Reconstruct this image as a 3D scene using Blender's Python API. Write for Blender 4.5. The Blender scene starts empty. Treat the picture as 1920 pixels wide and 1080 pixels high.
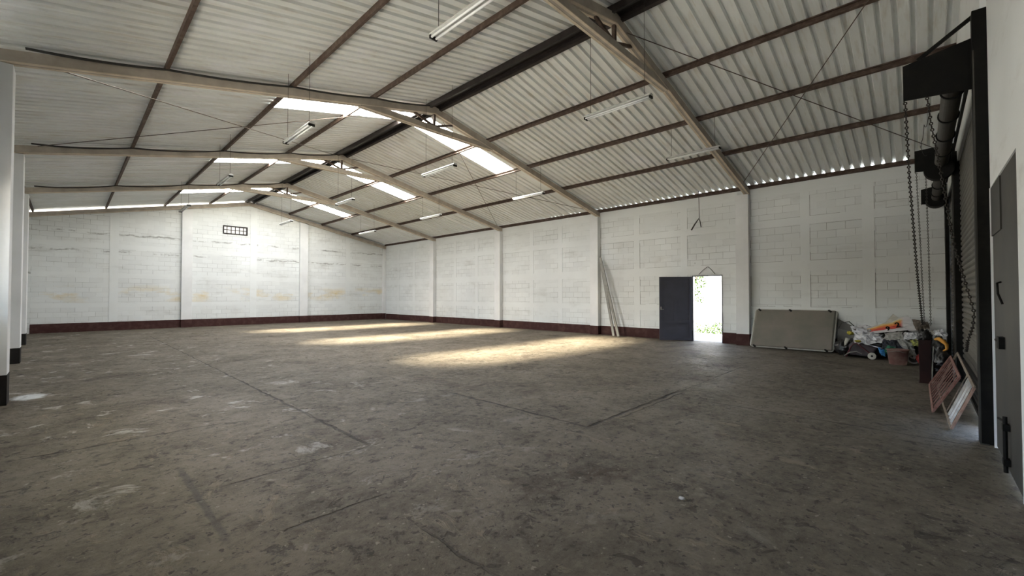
import bpy, bmesh, math, random
from mathutils import Vector, Matrix, noise
random.seed(7)
S = bpy.context.scene
C = S.collection

# ---------------------------------------------------------------- camera
cam_d = bpy.data.cameras.new('camera'); cam = bpy.data.objects.new('camera', cam_d); C.objects.link(cam)
YAW, PIT = 0.8056, 0.0186
fw = Vector((math.sin(YAW)*math.cos(PIT), math.cos(YAW)*math.cos(PIT), math.sin(PIT)))
rt = Vector((math.cos(YAW), -math.sin(YAW), 0)); up = rt.cross(fw)
cam.matrix_world = Matrix(((rt.x, up.x, -fw.x, 0), (rt.y, up.y, -fw.y, 0), (rt.z, up.z, -fw.z, 1.45), (0, 0, 0, 1)))
cam_d.sensor_fit = 'HORIZONTAL'; cam_d.sensor_width = 36; cam_d.lens = 799.47/1920*36
cam_d.clip_start = 0.03; cam_d.clip_end = 300
S.camera = cam
# ---------------------------------------------------------------- world, sun, exposure
S.view_settings.view_transform = 'Standard'; S.view_settings.look = 'None'; S.view_settings.gamma = 1
S.view_settings.use_curve_mapping = False
S.view_settings.exposure = 1.38
w = bpy.data.worlds.new('sky'); S.world = w; w.use_nodes = True
wn = w.node_tree; wn.nodes.clear()
sk = wn.nodes.new('ShaderNodeTexSky'); sk.sky_type = 'NISHITA'; sk.sun_disc = False
sk.sun_elevation = math.radians(58); sk.sun_rotation = math.radians(300); sk.air_density = 1.0; sk.dust_density = 2.5
bgn = wn.nodes.new('ShaderNodeBackground'); bgn.inputs[1].default_value = 0.75
wo = wn.nodes.new('ShaderNodeOutputWorld')
wn.links.new(sk.outputs[0], bgn.inputs[0]); wn.links.new(bgn.outputs[0], wo.inputs[0])
sd = bpy.data.lights.new('sun', 'SUN'); sun = bpy.data.objects.new('sun', sd); C.objects.link(sun)
sd.energy = 40.0; sd.angle = math.radians(19.0); sd.color = (1.0, 0.95, 0.83)
sun.rotation_euler = Vector((0.50, -0.36, -1.0)).to_track_quat('-Z', 'Y').to_euler()
SKYLIGHT_GLOW = 6.0

# ---------------------------------------------------------------- material helper
class NT:
    def __init__(s, name):
        s.m = bpy.data.materials.new(name); s.m.use_nodes = True; s.t = s.m.node_tree; s.n = s.t.nodes
        s.b = s.n['Principled BSDF']; s.out = s.n['Material Output']; s._c = None
    def add(s, ty, **kw):
        n = s.n.new(ty)
        for k, v in kw.items(): setattr(n, k, v)
        return n
    def link(s, a, b): s.t.links.new(a, b)
    def sock(s, inp, v):
        if hasattr(v, 'is_output') or isinstance(v, bpy.types.NodeSocket): s.link(v, inp)
        else: inp.default_value = v
    @property
    def co(s):
        if s._c is None: s._c = s.add('ShaderNodeTexCoord').outputs['Object']
        return s._c
    def math(s, op, a, b=0.0, c=None, clamp=False):
        n = s.add('ShaderNodeMath', operation=op, use_clamp=clamp)
        s.sock(n.inputs[0], a); s.sock(n.inputs[1], b)
        if c is not None: s.sock(n.inputs[2], c)
        return n.outputs[0]
    def noise(s, scale, detail=4, rough=.55, vec=None, dist=0.0, stretch=None):
        n = s.add('ShaderNodeTexNoise'); n.inputs['Scale'].default_value = scale; n.inputs['Detail'].default_value = detail
        n.inputs['Roughness'].default_value = rough; n.inputs['Distortion'].default_value = dist
        v = vec if vec is not None else s.co
        if stretch:
            mp = s.add('ShaderNodeMapping'); mp.inputs['Scale'].default_value = stretch; s.link(v, mp.inputs[0]); v = mp.outputs[0]
        s.link(v, n.inputs['Vector']); return n.outputs[0]
    def ramp(s, v, lo, hi, a=0.0, b=1.0):
        n = s.add('ShaderNodeMapRange'); s.sock(n.inputs[0], v)
        n.inputs[1].default_value = lo; n.inputs[2].default_value = hi; n.inputs[3].default_value = a; n.inputs[4].default_value = b
        n.clamp = True; return n.outputs[0]
    def mix(s, f, a, b, mode='MIX'):
        n = s.add('ShaderNodeMix', data_type='RGBA', blend_type=mode)
        s.sock(n.inputs[0], f)
        for i, v in ((6, a), (7, b)):
            if isinstance(v, bpy.types.NodeSocket): s.link(v, n.inputs[i])
            else: n.inputs[i].default_value = (*v, 1) if len(v) == 3 else v
        return n.outputs[2]
    def xyz(s):
        n = s.add('ShaderNodeSeparateXYZ'); s.link(s.co, n.inputs[0]); return n.outputs
    def bump(s, h, strength=.4, dist=.01, prev=None):
        n = s.add('ShaderNodeBump'); n.inputs['Strength'].default_value = strength; n.inputs['Distance'].default_value = dist
        s.link(h, n.inputs['Height'])
        if prev is not None: s.link(prev, n.inputs['Normal'])
        return n.outputs[0]
    def fin(s, color, rough=.7, metal=0.0, normal=None, spec=None):
        if isinstance(color, bpy.types.NodeSocket): s.link(color, s.b.inputs['Base Color'])
        else: s.b.inputs['Base Color'].default_value = (*color, 1)
        s.sock(s.b.inputs['Roughness'], rough); s.b.inputs['Metallic'].default_value = metal
        if spec is not None: s.b.inputs['Specular IOR Level'].default_value = spec
        if normal is not None: s.link(normal, s.b.inputs['Normal'])
        return s.m

def simple(name, col, rough=.6, metal=0.0, var=.25, scale=6, bump=.2, col2=None, lo=.35, hi=.7, spec=None):
    t = NT(name); n = t.noise(scale, 5)
    c2 = col2 if col2 else tuple(c*(1-var) for c in col)
    c = t.mix(t.ramp(n, lo, hi), col, c2)
    return t.fin(c, rough, metal, t.bump(t.noise(scale*6, 3), bump, .004) if bump else None, spec)

def paint_wall(name, axis, blocks=True, stains=False, grey=.0, grime=.5):
    """white limewashed block wall; axis = horizontal coordinate used along the wall"""
    t = NT(name); X = t.xyz(); along = X[axis]; z = X[2]
    cv = t.add('ShaderNodeCombineXYZ'); t.link(along, cv.inputs[0]); t.link(z, cv.inputs[1]); v = cv.outputs[0]
    wob = t.noise(2.3, 3, vec=v)
    base = t.mix(t.ramp(t.noise(.45, 3, vec=v), .35, .7), (.735, .76, .765), (.655, .675, .675))
    # scuffs and grey dirt
    g1 = t.ramp(t.noise(1.3, 8, .68, vec=v, stretch=(.55, 1.6, 1)), .56, .74)
    base = t.mix(t.math('MULTIPLY', g1, grime), base, (.45, .45, .43))
    nrm = t.bump(t.noise(30, 4, vec=v), .25, .006)
    if blocks:
        br = t.add('ShaderNodeTexBrick', offset=.5, squash=1.0)
        vv = t.add('ShaderNodeVectorMath', operation='ADD'); t.link(v, vv.inputs[0])
        ds = t.add('ShaderNodeVectorMath', operation='SCALE'); nn = t.add('ShaderNodeTexNoise'); nn.inputs['Scale'].default_value = 3.5; t.link(v, nn.inputs['Vector'])
        sb = t.add('ShaderNodeVectorMath', operation='SUBTRACT'); t.link(nn.outputs['Color'], sb.inputs[0]); sb.inputs[1].default_value = (.5, .5, .5)
        t.link(sb.outputs[0], ds.inputs[0]); ds.inputs['Scale'].default_value = .018; t.link(ds.outputs[0], vv.inputs[1])
        t.link(vv.outputs[0], br.inputs['Vector'])
        br.inputs['Scale'].default_value = 1; br.inputs['Brick Width'].default_value = .4; br.inputs['Row Height'].default_value = .2
        br.inputs['Mortar Size'].default_value = .0045; br.inputs['Mortar Smooth'].default_value = .3
        br.inputs['Color1'].default_value = (1, 1, 1, 1); br.inputs['Color2'].default_value = (.93, .93, .93, 1); br.inputs['Mortar'].default_value = (1, 1, 1, 1)
        base = t.mix(1.0, base, br.outputs['Color'], 'MULTIPLY')
        m = br.outputs['Fac']
        vis = t.ramp(t.noise(1.1, 4, .6, vec=v, stretch=(.6, 1.5, 1)), .38, .62)
        base = t.mix(t.math('MULTIPLY', t.math('MULTIPLY', m, vis), .85), base, (.17, .17, .16))
        inv = t.math('SUBTRACT', 1.0, m)
        nrm = t.bump(inv, .5, .006, nrm)
    if stains:
        ylev = t.math('SUBTRACT', 1.0, t.ramp(t.math('ABSOLUTE', t.math('SUBTRACT', z, 1.52)), .05, .45), clamp=True)
        yn = t.ramp(t.noise(.75, 6, .6, vec=v, stretch=(.7, 1.7, 1)), .50, .66)
        base = t.mix(t.math('MULTIPLY', t.math('MULTIPLY', ylev, yn), .85), base, (.62, .46, .16))
        # dark chipped horizontal tracks
        for zz in (2.35, 4.05, 3.3):
            l = t.math('SUBTRACT', 1.0, t.ramp(t.math('ABSOLUTE', t.math('SUBTRACT', z, t.math('MULTIPLY_ADD', wob, .25, zz-.12))), .0, .05), clamp=True)
            base = t.mix(t.math('MULTIPLY', t.math('MULTIPLY', l, t.ramp(t.noise(1.1, 6, .7, vec=v), .46, .56)), .85), base, (.2, .2, .19))
    low = t.math('MULTIPLY', t.ramp(z, 0.3, 1.1, 1, 0), t.ramp(t.noise(2.2, 6, .7, vec=v), .5, .75))
    base = t.mix(t.math('MULTIPLY', low, .35), base, (.50, .49, .44))
    if grey: base = t.mix(grey, base, (.40, .41, .42))
    return t.fin(base, .85, 0, nrm, .2)

M = {}
M['wall_r'] = paint_wall('white_block_wall_right', 1)
M['wall_b'] = paint_wall('white_block_wall_back', 0, stains=True, grime=.62)
M['wall_f'] = paint_wall('white_plaster_front', 0, blocks=False, grime=.5)
M['tie_r'] = paint_wall('white_concrete_tie_right', 1, blocks=False, grime=.35)
M['tie_b'] = paint_wall('white_concrete_tie_back', 0, blocks=False, grime=.4)
M['crack'] = simple('dark_wall_crack', (.10, .10, .095), .9, 0, .5, 9, .2, col2=(.35, .35, .34))
M['pillar'] = simple('white_pillar_paint', (.74, .75, .76), .85, 0, .14, 1.2, .25, spec=.2)
M['maroon'] = simple('maroon_base_paint', (.050, .020, .019), .8, 0, .4, 5, .3, col2=(.085, .046, .038), lo=.45, hi=.75, spec=.2)
M['blackbase'] = simple('black_base_paint', (.018, .016, .015), .75, 0, .3, 5, .3, spec=.2)
M['rust_purlin'] = simple('brown_primer_steel', (.075, .048, .038), .7, 0, .4, 9, .2, col2=(.15, .115, .09), lo=.45, hi=.75, spec=.3)
M['ridge_steel'] = simple('dark_ridge_steel', (.035, .028, .027), .65, .1, .4, 9, .2, spec=.3)
M['beam'] = simple('grey_beige_beam_paint', (.42, .375, .325), .7, 0, .3, 4, .15, col2=(.31, .275, .235), spec=.25)
M['beam_edge'] = simple('pale_beam_flange_paint', (.68, .59, .47), .7, 0, .3, 4, .15, spec=.25)
M['black_steel'] = simple('black_door_steel', (.006, .006, .0055), .6, 0, .4, 7, .2, col2=(.014, .013, .011), lo=.5, hi=.8, spec=.12)
M['grey_steel'] = simple('dark_grey_door_steel', (.040, .041, .039), .55, .0, .3, 1.6, .1, col2=(.062, .058, .050), lo=.4, hi=.75, spec=.2)
M['chain'] = simple('chain_iron', (.05, .045, .04), .5, .6, .3, 30, 0)
M['wire'] = simple('dark_wire', (.03, .028, .026), .6, .1, .2, 20, 0)
M['rod'] = simple('brown_brace_rod', (.10, .075, .06), .7, .2, .3, 20, 0)
M['lampmetal'] = simple('lamp_white_metal', (.62, .62, .60), .45, 0, .2, 8, 0)
M['tube'] = simple('lamp_tube_glass', (.82, .84, .84), .2, 0, .08, 8, 0)
M['door_leaf'] = simple('slate_blue_door_paint', (.060, .062, .085), .5, 0, .2, 3, .1, spec=.4)
M['alum'] = simple('weathered_aluminium', (.24, .235, .215), .5, .2, .3, 9, .1)
M['chrome'] = simple('dull_chrome', (.5, .5, .48), .3, .8, .2, 9, 0)
M['cover'] = simple('dusty_grey_fabric', (.165, .16, .135), .9, 0, .3, 2.5, .35, col2=(.21, .185, .16), spec=.1)
M['cover_edge'] = simple('pale_tube_edging', (.45, .44, .40), .6, 0, .3, 6, .1)
M['rubber'] = simple('black_rubber', (.014, .013, .012), .7, 0, .3, 12, .1, spec=.2)
M['rustred'] = simple('rust_red_bar', (.15, .062, .05), .7, 0, .35, 20, .2, col2=(.23, .14, .115), spec=.15)
M['beigebar'] = simple('beige_painted_bar', (.22, .185, .145), .7, 0, .3, 14, .2, col2=(.12, .085, .06), spec=.25)
M['whitebar'] = simple('chipped_white_bar', (.36, .345, .32), .65, 0, .3, 14, .2, col2=(.22, .20, .18), spec=.25)
M['rustbar'] = simple('peach_rust_bar', (.22, .125, .09), .7, 0, .3, 14, .2, col2=(.28, .20, .16), spec=.25)

# corrugated sheet
t = NT('galvanised_roof_sheet'); n1 = t.noise(.8, 5, .6, stretch=(.35, 2.2, 1)); n2 = t.noise(5, 5, .6, stretch=(.25, 2.5, 1)); n3 = t.noise(1.2, 3)
c = t.mix(t.ramp(n1, .35, .68), (.80, .83, .82), (.69, .715, .705)); c = t.mix(t.ramp(n2, .52, .78), c, (.60, .58, .52)); c = t.mix(t.ramp(n3, .55, .75), c, (.80, .82, .84))
M['roof'] = t.fin(c, .55, .12, t.bump(t.noise(14, 3), .1, .004), .3)
# rolling door slats
t = NT('rolling_door_slat_paint'); n1 = t.noise(1.5, 5); c = t.mix(t.ramp(n1, .35, .7), (.105, .098, .082), (.06, .056, .048))
M['shutter'] = t.fin(c, .5, 0, None, .3)
M['drum'] = simple('drum_brown_steel', (.040, .036, .028), .6, 0, .35, 5, .1)
# translucent fibreglass skylight, glowing with the daylight behind it
t = NT('fibreglass_skylight'); tr = t.add('ShaderNodeBsdfTransparent'); tr.inputs[0].default_value = (1, .96, .86, 1)
tl = t.add('ShaderNodeBsdfTranslucent'); tl.inputs[0].default_value = (.95, .95, .92, 1)
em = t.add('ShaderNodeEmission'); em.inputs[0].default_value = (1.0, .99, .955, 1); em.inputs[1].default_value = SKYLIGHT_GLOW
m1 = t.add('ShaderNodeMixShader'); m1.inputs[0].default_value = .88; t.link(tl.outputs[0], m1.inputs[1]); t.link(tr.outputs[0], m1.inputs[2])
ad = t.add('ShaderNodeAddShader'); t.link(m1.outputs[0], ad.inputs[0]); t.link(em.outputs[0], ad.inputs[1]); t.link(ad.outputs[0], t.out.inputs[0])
M['skylight'] = t.m
# frosted window pane
t = NT('frosted_window_pane'); t.b.inputs['Emission Color'].default_value = (1, .97, .9, 1); t.b.inputs['Emission Strength'].default_value = .30
M['pane'] = t.fin((.35, .34, .33), .4)
# ---- floor
t = NT('worn_concrete_floor'); X = t.xyz(); fx, fy = X[0], X[1]
big = t.noise(.22, 5, .6, dist=.4); mid = t.noise(1.1, 8, .68, dist=.5); fine = t.noise(8, 9, .78); spk = t.noise(38, 5, .75)
c = t.mix(t.ramp(big, .36, .66), (.140, .116, .084), (.185, .156, .117))
c = t.mix(t.math('MULTIPLY', t.ramp(mid, .42, .66), .8), c, (.088, .075, .056))
c = t.mix(t.math('MULTIPLY', t.ramp(t.noise(.75, 7, .65, vec=t.co, stretch=(1, 1, 1)), .56, .68), .7), c, (.050, .030, .020))
c = t.mix(t.math('MULTIPLY', t.ramp(fine, .50, .62), .6), c, (.20, .175, .138))
c = t.mix(t.math('MULTIPLY', t.ramp(fine, .47, .36), .75), c, (.036, .031, .025))
c = t.mix(t.math('MULTIPLY', t.ramp(spk, .60, .68), .5), c, (.26, .24, .20))
c = t.mix(t.math('MULTIPLY', t.ramp(spk, .42, .33), .7), c, (.03, .027, .024))
chip = t.noise(5.5, 7, .72, dist=.8); chip2 = t.noise(3.2, 7, .70, dist=.9, stretch=(1.3, .8, 1)); grit = t.noise(17, 3, .6)
c = t.mix(t.math('MULTIPLY', t.ramp(chip, .585, .61), .62), c, (.034, .028, .021))
c = t.mix(t.math('MULTIPLY', t.ramp(chip2, .40, .375), .6), c, (.24, .20, .145))
c = t.mix(t.math('MULTIPLY', t.ramp(grit, .62, .65), .8), c, (.035, .029, .023))
c = t.mix(t.math('MULTIPLY', t.ramp(grit, .34, .31), .7), c, (.30, .27, .22))
# worn whitish scuffs, mostly on the left side of the hall
msk = t.math('MULTIPLY', t.ramp(fx, 1.6, 4.2, 1, .18), t.ramp(fy, 2.0, 5.0, .25, 1))
sc = t.ramp(t.noise(1.9, 7, .7, dist=.6), .585, .64)
c = t.mix(t.math('MULTIPLY', t.math('MULTIPLY', sc, msk), .8), c, (.42, .40, .36))
# spilled lime beside the near left pillar
dx = t.math('DIVIDE', t.math('ADD', fx, .36), .17); dy = t.math('DIVIDE', t.math('SUBTRACT', fy, 9.25), .26)
dd = t.math('ADD', t.math('SQRT', t.math('ADD', t.math('MULTIPLY', dx, dx), t.math('MULTIPLY', dy, dy))), t.math('MULTIPLY', t.math('SUBTRACT', fine, .5), 1.6))
c = t.mix(t.ramp(dd, 1.15, .7), c, (.72, .74, .76))
# joints and cracks
wob = t.math('MULTIPLY', t.math('SUBTRACT', t.noise(3.0, 5, .65), .5), .10)
def seg(axis, pos, a, b, wid, amt, wb=1.0):
    p, q = (fx, fy) if axis == 'x' else (fy, fx)
    d = t.math('ABSOLUTE', t.math('ADD', t.math('SUBTRACT', p, pos), t.math('MULTIPLY', wob, wb)))
    l = t.ramp(d, wid, wid*2.2, 1, 0)
    k = t.math('MULTIPLY', t.ramp(q, a-.08, a+.08, 0, 1), t.ramp(q, b-.08, b+.08, 1, 0))
    return t.math('MULTIPLY', t.math('MULTIPLY', l, k), amt)
br = t.ramp(t.noise(2.2, 4), .40, .55, .5, 1)
lines = None
for s in (('x', 4.0, 2.68, 5.1, .011, 1), ('y', 2.68, 4.0, 6.4, .014, 1), ('y', 2.60, 4.6, 6.3, .006, .9), ('y', 2.66, 6.3, 9.5, .006, .6), ('x', 2.05, 3.85, 9.6, .010, .9), ('x', 2.05, 9.6, 20, .008, .5), ('x', 6.1, -.6, 2.5, .007, .9),
          ('x', 4.0, 5.1, 14, .006, .35), ('x', 8.5, 4.6, 9, .008, .6), ('x', 10.3, 2.6, 6, .008, .6), ('y', 5.77, -.3, 1.2, .010, .7), ('y', 5.3, 8, 13, .006, .5), ('y', 3.85, .9, 2.1, .008, .6),
          ('y', 2.85, .95, 1.6, .008, .6), ('x', 1.55, 1.2, 2.3, .006, .5), ('y', 8.7, 2, 13, .008, .4), ('y', 14, 1, 13, .010, .4), ('y', 19.2, 1, 13, .012, .4), ('x', 8.4, 9, 20, .008, .4)):
    g = seg(*s); lines = g if lines is None else t.math('MAXIMUM', lines, g)
lines = t.math('MULTIPLY', lines, br)
c = t.mix(t.math('MULTIPLY', lines, .85), c, (.022, .019, .016))
# dark rubbed streak
g = seg('x', .67, 3.0, 4.5, .013, .5, .5); c = t.mix(g, c, (.045, .043, .042))
h = t.math('ADD', t.math('MULTIPLY', mid, .6), t.math('MULTIPLY', fine, .35)); h = t.math('ADD', h, t.math('MULTIPLY', spk, .10)); h = t.math('SUBTRACT', h, t.math('MULTIPLY', t.ramp(chip, .60, .64), .22)); h = t.math('ADD', h, t.math('MULTIPLY', t.ramp(chip2, .39, .35), .12))
h = t.math('SUBTRACT', h, t.math('MULTIPLY', lines, .5))
flake = t.noise(1.6, 9, .62, dist=1.2); fl = t.ramp(t.math('ABSOLUTE', t.math('SUBTRACT', flake, .5)), .0, .012)
flm = t.ramp(t.noise(.9, 3), .5, .6)
fl2 = t.math('MULTIPLY', t.math('MULTIPLY', t.math('SUBTRACT', 1.0, fl), flm), .45)
c = t.mix(t.math('MULTIPLY', fl2, .6), c, (.03, .026, .022))
h = t.math('SUBTRACT', h, t.math('MULTIPLY', fl2, .25))
M['floor'] = t.fin(c, t.ramp(mid, .3, .7, .5, .75), 0, t.bump(h, 1.0, .10), .22)
M['ground'] = simple('outside_concrete', (.34, .325, .295), .9, 0, .2, 1.5, .2)
M['outwall'] = simple('outside_pale_wall', (.75, .74, .70), .9, 0, .1, 1.5, .2)
M['leaf'] = simple('green_leaf', (.022, .042, .010), .7, 0, .4, 6, 0, col2=(.045, .075, .022), spec=.05)
M['bark'] = simple('branch_bark', (.16, .12, .09), .8, 0, .3, 12, .2)

# ---------------------------------------------------------------- mesh helpers
class MB:
    def __init__(s): s.bm = bmesh.new(); s.mi = 0
    def _f(s, vs):
        try:
            f = s.bm.faces.new(vs); f.material_index = s.mi; return f
        except ValueError: return None
    def hexa(s, p):        # 8 corners: bottom 4 ccw, top 4 ccw
        v = [s.bm.verts.new(q) for q in p]
        for q in ((3, 2, 1, 0), (4, 5, 6, 7), (0, 1, 5, 4), (1, 2, 6, 5), (2, 3, 7, 6), (3, 0, 4, 7)): s._f([v[i] for i in q])
        return s
    def box(s, a, b):
        x0, y0, z0 = a; x1, y1, z1 = b
        return s.hexa([(x0, y0, z0), (x1, y0, z0), (x1, y1, z0), (x0, y1, z0), (x0, y0, z1), (x1, y0, z1), (x1, y1, z1), (x0, y1, z1)])
    def prism(s, poly, off):   # polygon of 3d points extruded by vector
        off = Vector(off); a = [s.bm.verts.new(p) for p in poly]; b = [s.bm.verts.new(Vector(p)+off) for p in poly]
        s._f(a[::-1]); s._f(b); n = len(a)
        for i in range(n): s._f([a[i], a[(i+1) % n], b[(i+1) % n], b[i]])
        return s
    def bar(s, p, q, wd, ht, upv=(0, 0, 1)):   # rectangular bar between two points
        p = Vector(p); q = Vector(q); d = (q-p).normalized(); u = Vector(upv); sd_ = d.cross(u).normalized(); u = sd_.cross(d)
        o = [(-1, -1), (1, -1), (1, 1), (-1, 1)]
        return s.prism([p+sd_*a*wd/2+u*b*ht/2 for a, b in o], q-p)
    def tube(s, pts, r, seg=8, closed=False, caps=True):
        pts = [Vector(p) for p in pts]; n = len(pts); rings = []
        ref = Vector((0, 0, 1)); prev = None
        for i, p in enumerate(pts):
            if closed: d = pts[(i+1) % n]-pts[i-1]
            else: d = pts[min(i+1, n-1)]-pts[max(i-1, 0)]
            d.normalize()
            if prev is None:
                a = d.cross(ref)
                if a.length < .1: a = d.cross(Vector((1, 0, 0)))
            else: a = prev-d*prev.dot(d)
            a.normalize(); prev = a; b = d.cross(a); rr = r[i] if isinstance(r, (list, tuple)) else r
            rings.append([s.bm.verts.new(p+(a*math.cos(2*math.pi*k/seg)+b*math.sin(2*math.pi*k/seg))*rr) for k in range(seg)])
        for i in range(n if closed else n-1):
            A, B = rings[i], rings[(i+1) % n]
            for k in range(seg): s._f([A[k], A[(k+1) % seg], B[(k+1) % seg], B[k]])
        if caps and not closed: s._f(rings[0][::-1]); s._f(rings[-1])
        return s
    def lathe(s, prof, c, axis='z', seg=24, cap=True):
        rings = []
        for r, h_ in prof:
            ring = []
            for k in range(seg):
                a = 2*math.pi*k/seg; u, v_ = r*math.cos(a), r*math.sin(a)
                p = {'z': (u, v_, h_), 'y': (u, h_, v_), 'x': (h_, u, v_)}[axis]
                ring.append(s.bm.verts.new((p[0]+c[0], p[1]+c[1], p[2]+c[2])))
            rings.append(ring)
        for A, B in zip(rings, rings[1:]):
            for k in range(seg): s._f([A[k], A[(k+1) % seg], B[(k+1) % seg], B[k]])
        if cap: s._f(rings[0][::-1]); s._f(rings[-1])
        return s
    def sheet(s, fn, nu, nv):
        g = [[s.bm.verts.new(fn(i/nu, j/nv)) for j in range(nv+1)] for i in range(nu+1)]
        for i in range(nu):
            for j in range(nv): s._f([g[i][j], g[i+1][j], g[i+1][j+1], g[i][j+1]])
        return s
    def lump(s, c, r, amp=.15, freq=3.0, seed=0, sub=4, flat=0.0):
        n0 = len(s.bm.verts)
        ret = bmesh.ops.create_icosphere(s.bm, subdivisions=sub, radius=1)
        for v in ret['verts']:
            d = v.co.normalized(); q = d*freq+Vector((seed*7.1, seed*3.3, seed))
            k = 1+amp*(noise.noise(q)+.5*abs(noise.noise(q*2.3))*2-.4+.25*noise.noise(q*5))
            p = Vector((d.x*r[0]*k, d.y*r[1]*k, d.z*r[2]*k))
            v.co = p+Vector(c)
            if v.co.z < .004: v.co.z = .004
        return s
    def build(s, name, mats, parent=None, smooth=False, recalc=True, bevel=0, solid=0):
        if recalc: bmesh.ops.recalc_face_normals(s.bm, faces=s.bm.faces)
        me = bpy.data.meshes.new(name); s.bm.to_mesh(me); s.bm.free()
        if not isinstance(mats, (list, tuple)): mats = [mats]
        for m in mats: me.materials.append(m)
        if smooth:
            for p in me.polygons: p.use_smooth = True
        o = bpy.data.objects.new(name, me); C.objects.link(o)
        if bevel:
            b = o.modifiers.new('bevel', 'BEVEL'); b.width = bevel; b.segments = 2; b.limit_method = 'ANGLE'
        if solid:
            b = o.modifiers.new('solid', 'SOLIDIFY'); b.thickness = solid
        if parent is not None:
            o.parent = parent; o.matrix_parent_inverse = Matrix.Translation(-parent.location) if parent.type == 'EMPTY' else Matrix()
        return o
def tag(o, label, cat, group=None, kind=None):
    o['label'] = label; o['category'] = cat
    if group: o['group'] = group
    if kind: o['kind'] = kind
    return o
def thing(name, label, cat, loc=(0, 0, 0), group=None):
    o = bpy.data.objects.new(name, None); C.objects.link(o); o.location = loc; o.empty_display_size = .1
    return tag(o, label, cat, group)
def struct(o, label, cat): return tag(o, label, cat, kind='structure')

# ---------------------------------------------------------------- dimensions (metres)
RX = 6.34                                    # ridge line
FR = [3.63, 8.75, 14.00, 19.17, 24.45]       # front faces of the roof frames
YF = -.46                                    # inner face of the front wall
YB = 24.63                                   # inner face of the back wall
XW = 13.96                                   # inner face of the right wall
XP = 13.76                                   # pillar face, right
def XL(y): return -.73-.0293*(y-15)          # pillar face, left (the wall runs slightly askew)
def zt(x): return 6.20-.21*abs(x-RX)         # top of the rafters
PH = .10                                     # purlin height
PITCH = .2

# ---------------------------------------------------------------- FLOOR
f = MB().box((-2.2, YF-.25, -.15), (XW+.25, YB+.3, 0)).build('floor', M['floor']); struct(f, 'worn rough concrete floor of the hall with joints and cracks', 'floor')

# ---------------------------------------------------------------- WALLS
def wallrects(mb, plane, axis, rects, th, holes=(), topf=None):
    """wall on plane with rectangular holes; axis 'y' => wall lies at x=plane, runs along y"""
    (u0, u1), (v0, v1) = rects
    us = sorted({u0, u1, *[h[0] for h in holes], *[h[1] for h in holes]}); vs = sorted({v0, v1, *[h[2] for h in holes], *[h[3] for h in holes]})
    for a, b in zip(us, us[1:]):
        for c_, d in zip(vs, vs[1:]):
            mu, mv = (a+b)/2, (c_+d)/2
            if any(h[0] < mu < h[1] and h[2] < mv < h[3] for h in holes): continue
            if axis == 'y': mb.box((min(plane, plane+th), a, c_), (max(plane, plane+th), b, d))
            else: mb.box((a, min(plane, plane+th), c_), (b, max(plane, plane+th), d))
# right wall
DY0, DY1, DZ = 4.42, 5.34, 2.10
mb = MB()
wallrects(mb, XW, 'y', ((YF-.2, YB+.2), (0, zt(XW)+.03)), .2, [(DY0, DY1, 0, DZ), (5.235, 5.255, 2.49, 2.51)])
mb.mi = 1
P = .012
def vt(y0, y1, z0=0.0, z1=zt(XW)-.03): mb.box((XW-P, y0, z0), (XW+.02, y1, z1))
VT = [(.83, 1.07), (2.17, 2.385), (5.48, 5.70), (7.15, 7.37), (10.55, 10.77), (12.1, 12.32), (15.7, 15.92), (17.4, 17.62), (21.2, 21.42), (22.9, 23.1)]
for a, b in VT: vt(a, b)
bays = [(YF, FR[0])]+[(FR[i]+.35, FR[i+1]) for i in range(4)]
for a, b in bays:
    for z0, z1 in ((.945, 1.15), (2.13, 2.42), (3.41, 3.63), (4.30, zt(XW)-.004)):
        ys = [a]+[v for t_ in VT if a < t_[0] < b for v in t_]+[b]
        for y0, y1 in zip(ys[::2], ys[1::2]):
            if z1 < DZ and y0 < DY1 and y1 > DY0:
                if y0 < DY0: mb.box((XW-P, y0, z0), (XW+.02, DY0, z1))
                if y1 > DY1: mb.box((XW-P, DY1, z0), (XW+.02, y1, z1))
            else: mb.box((XW-P, y0, z0), (XW+.02, y1, z1))
mb.mi = 2; rg = random.Random(4)
def groove(y0, y1, z0, z1):
    n = max(1, round(max(y1-y0, z1-z0)/.22))
    for k in range(n):
        if rg.random() < .22: continue
        if y1-y0 > z1-z0: mb.box((XW-.0035, y0+(y1-y0)*k/n, z0), (XW+.01, y0+(y1-y0)*(k+1)/n, z1))
        else: mb.box((XW-.0035, y0, z0+(z1-z0)*k/n), (XW+.01, y1, z0+(z1-z0)*(k+1)/n))
for a, b in bays[:2]:
    ys = [a]+[v for t_ in VT if a < t_[0] < b for v in t_]+[b]
    for y0, y1 in zip(ys[::2], ys[1::2]):
        for z0, z1 in ((1.15, 2.13), (2.42, 3.41), (3.63, 4.30)):
            if z0 < 2 and y0 < DY1 and y1 > DY0: continue
            groove(y0, y1, z0, z0+.007)
            groove(y1-.008, y1, z0, z1-.1)
struct(mb.build('wall_right', [M['wall_r'], M['tie_r'], M['crack']]), 'long white painted block wall on the right with concrete ties and a doorway', 'wall')
# back wall (gable)
mb = MB()
WX0, WX1, WZ0, WZ1 = 5.21, 6.27, 4.50, 4.92
def gable(x0, x1, z0):
    mb.prism([(x0, YB, z0), (x1, YB, z0), (x1, YB, zt(x1)-.02), (x0, YB, zt(x0)-.02)], (0, .2, 0))
gable(-1.35, WX0, 0); gable(WX1, RX, 0); gable(RX, XW+.2, 0); gable(WX0, WX1, WZ1); mb.box((WX0, YB, 0), (WX1, YB+.2, WZ0))
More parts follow.
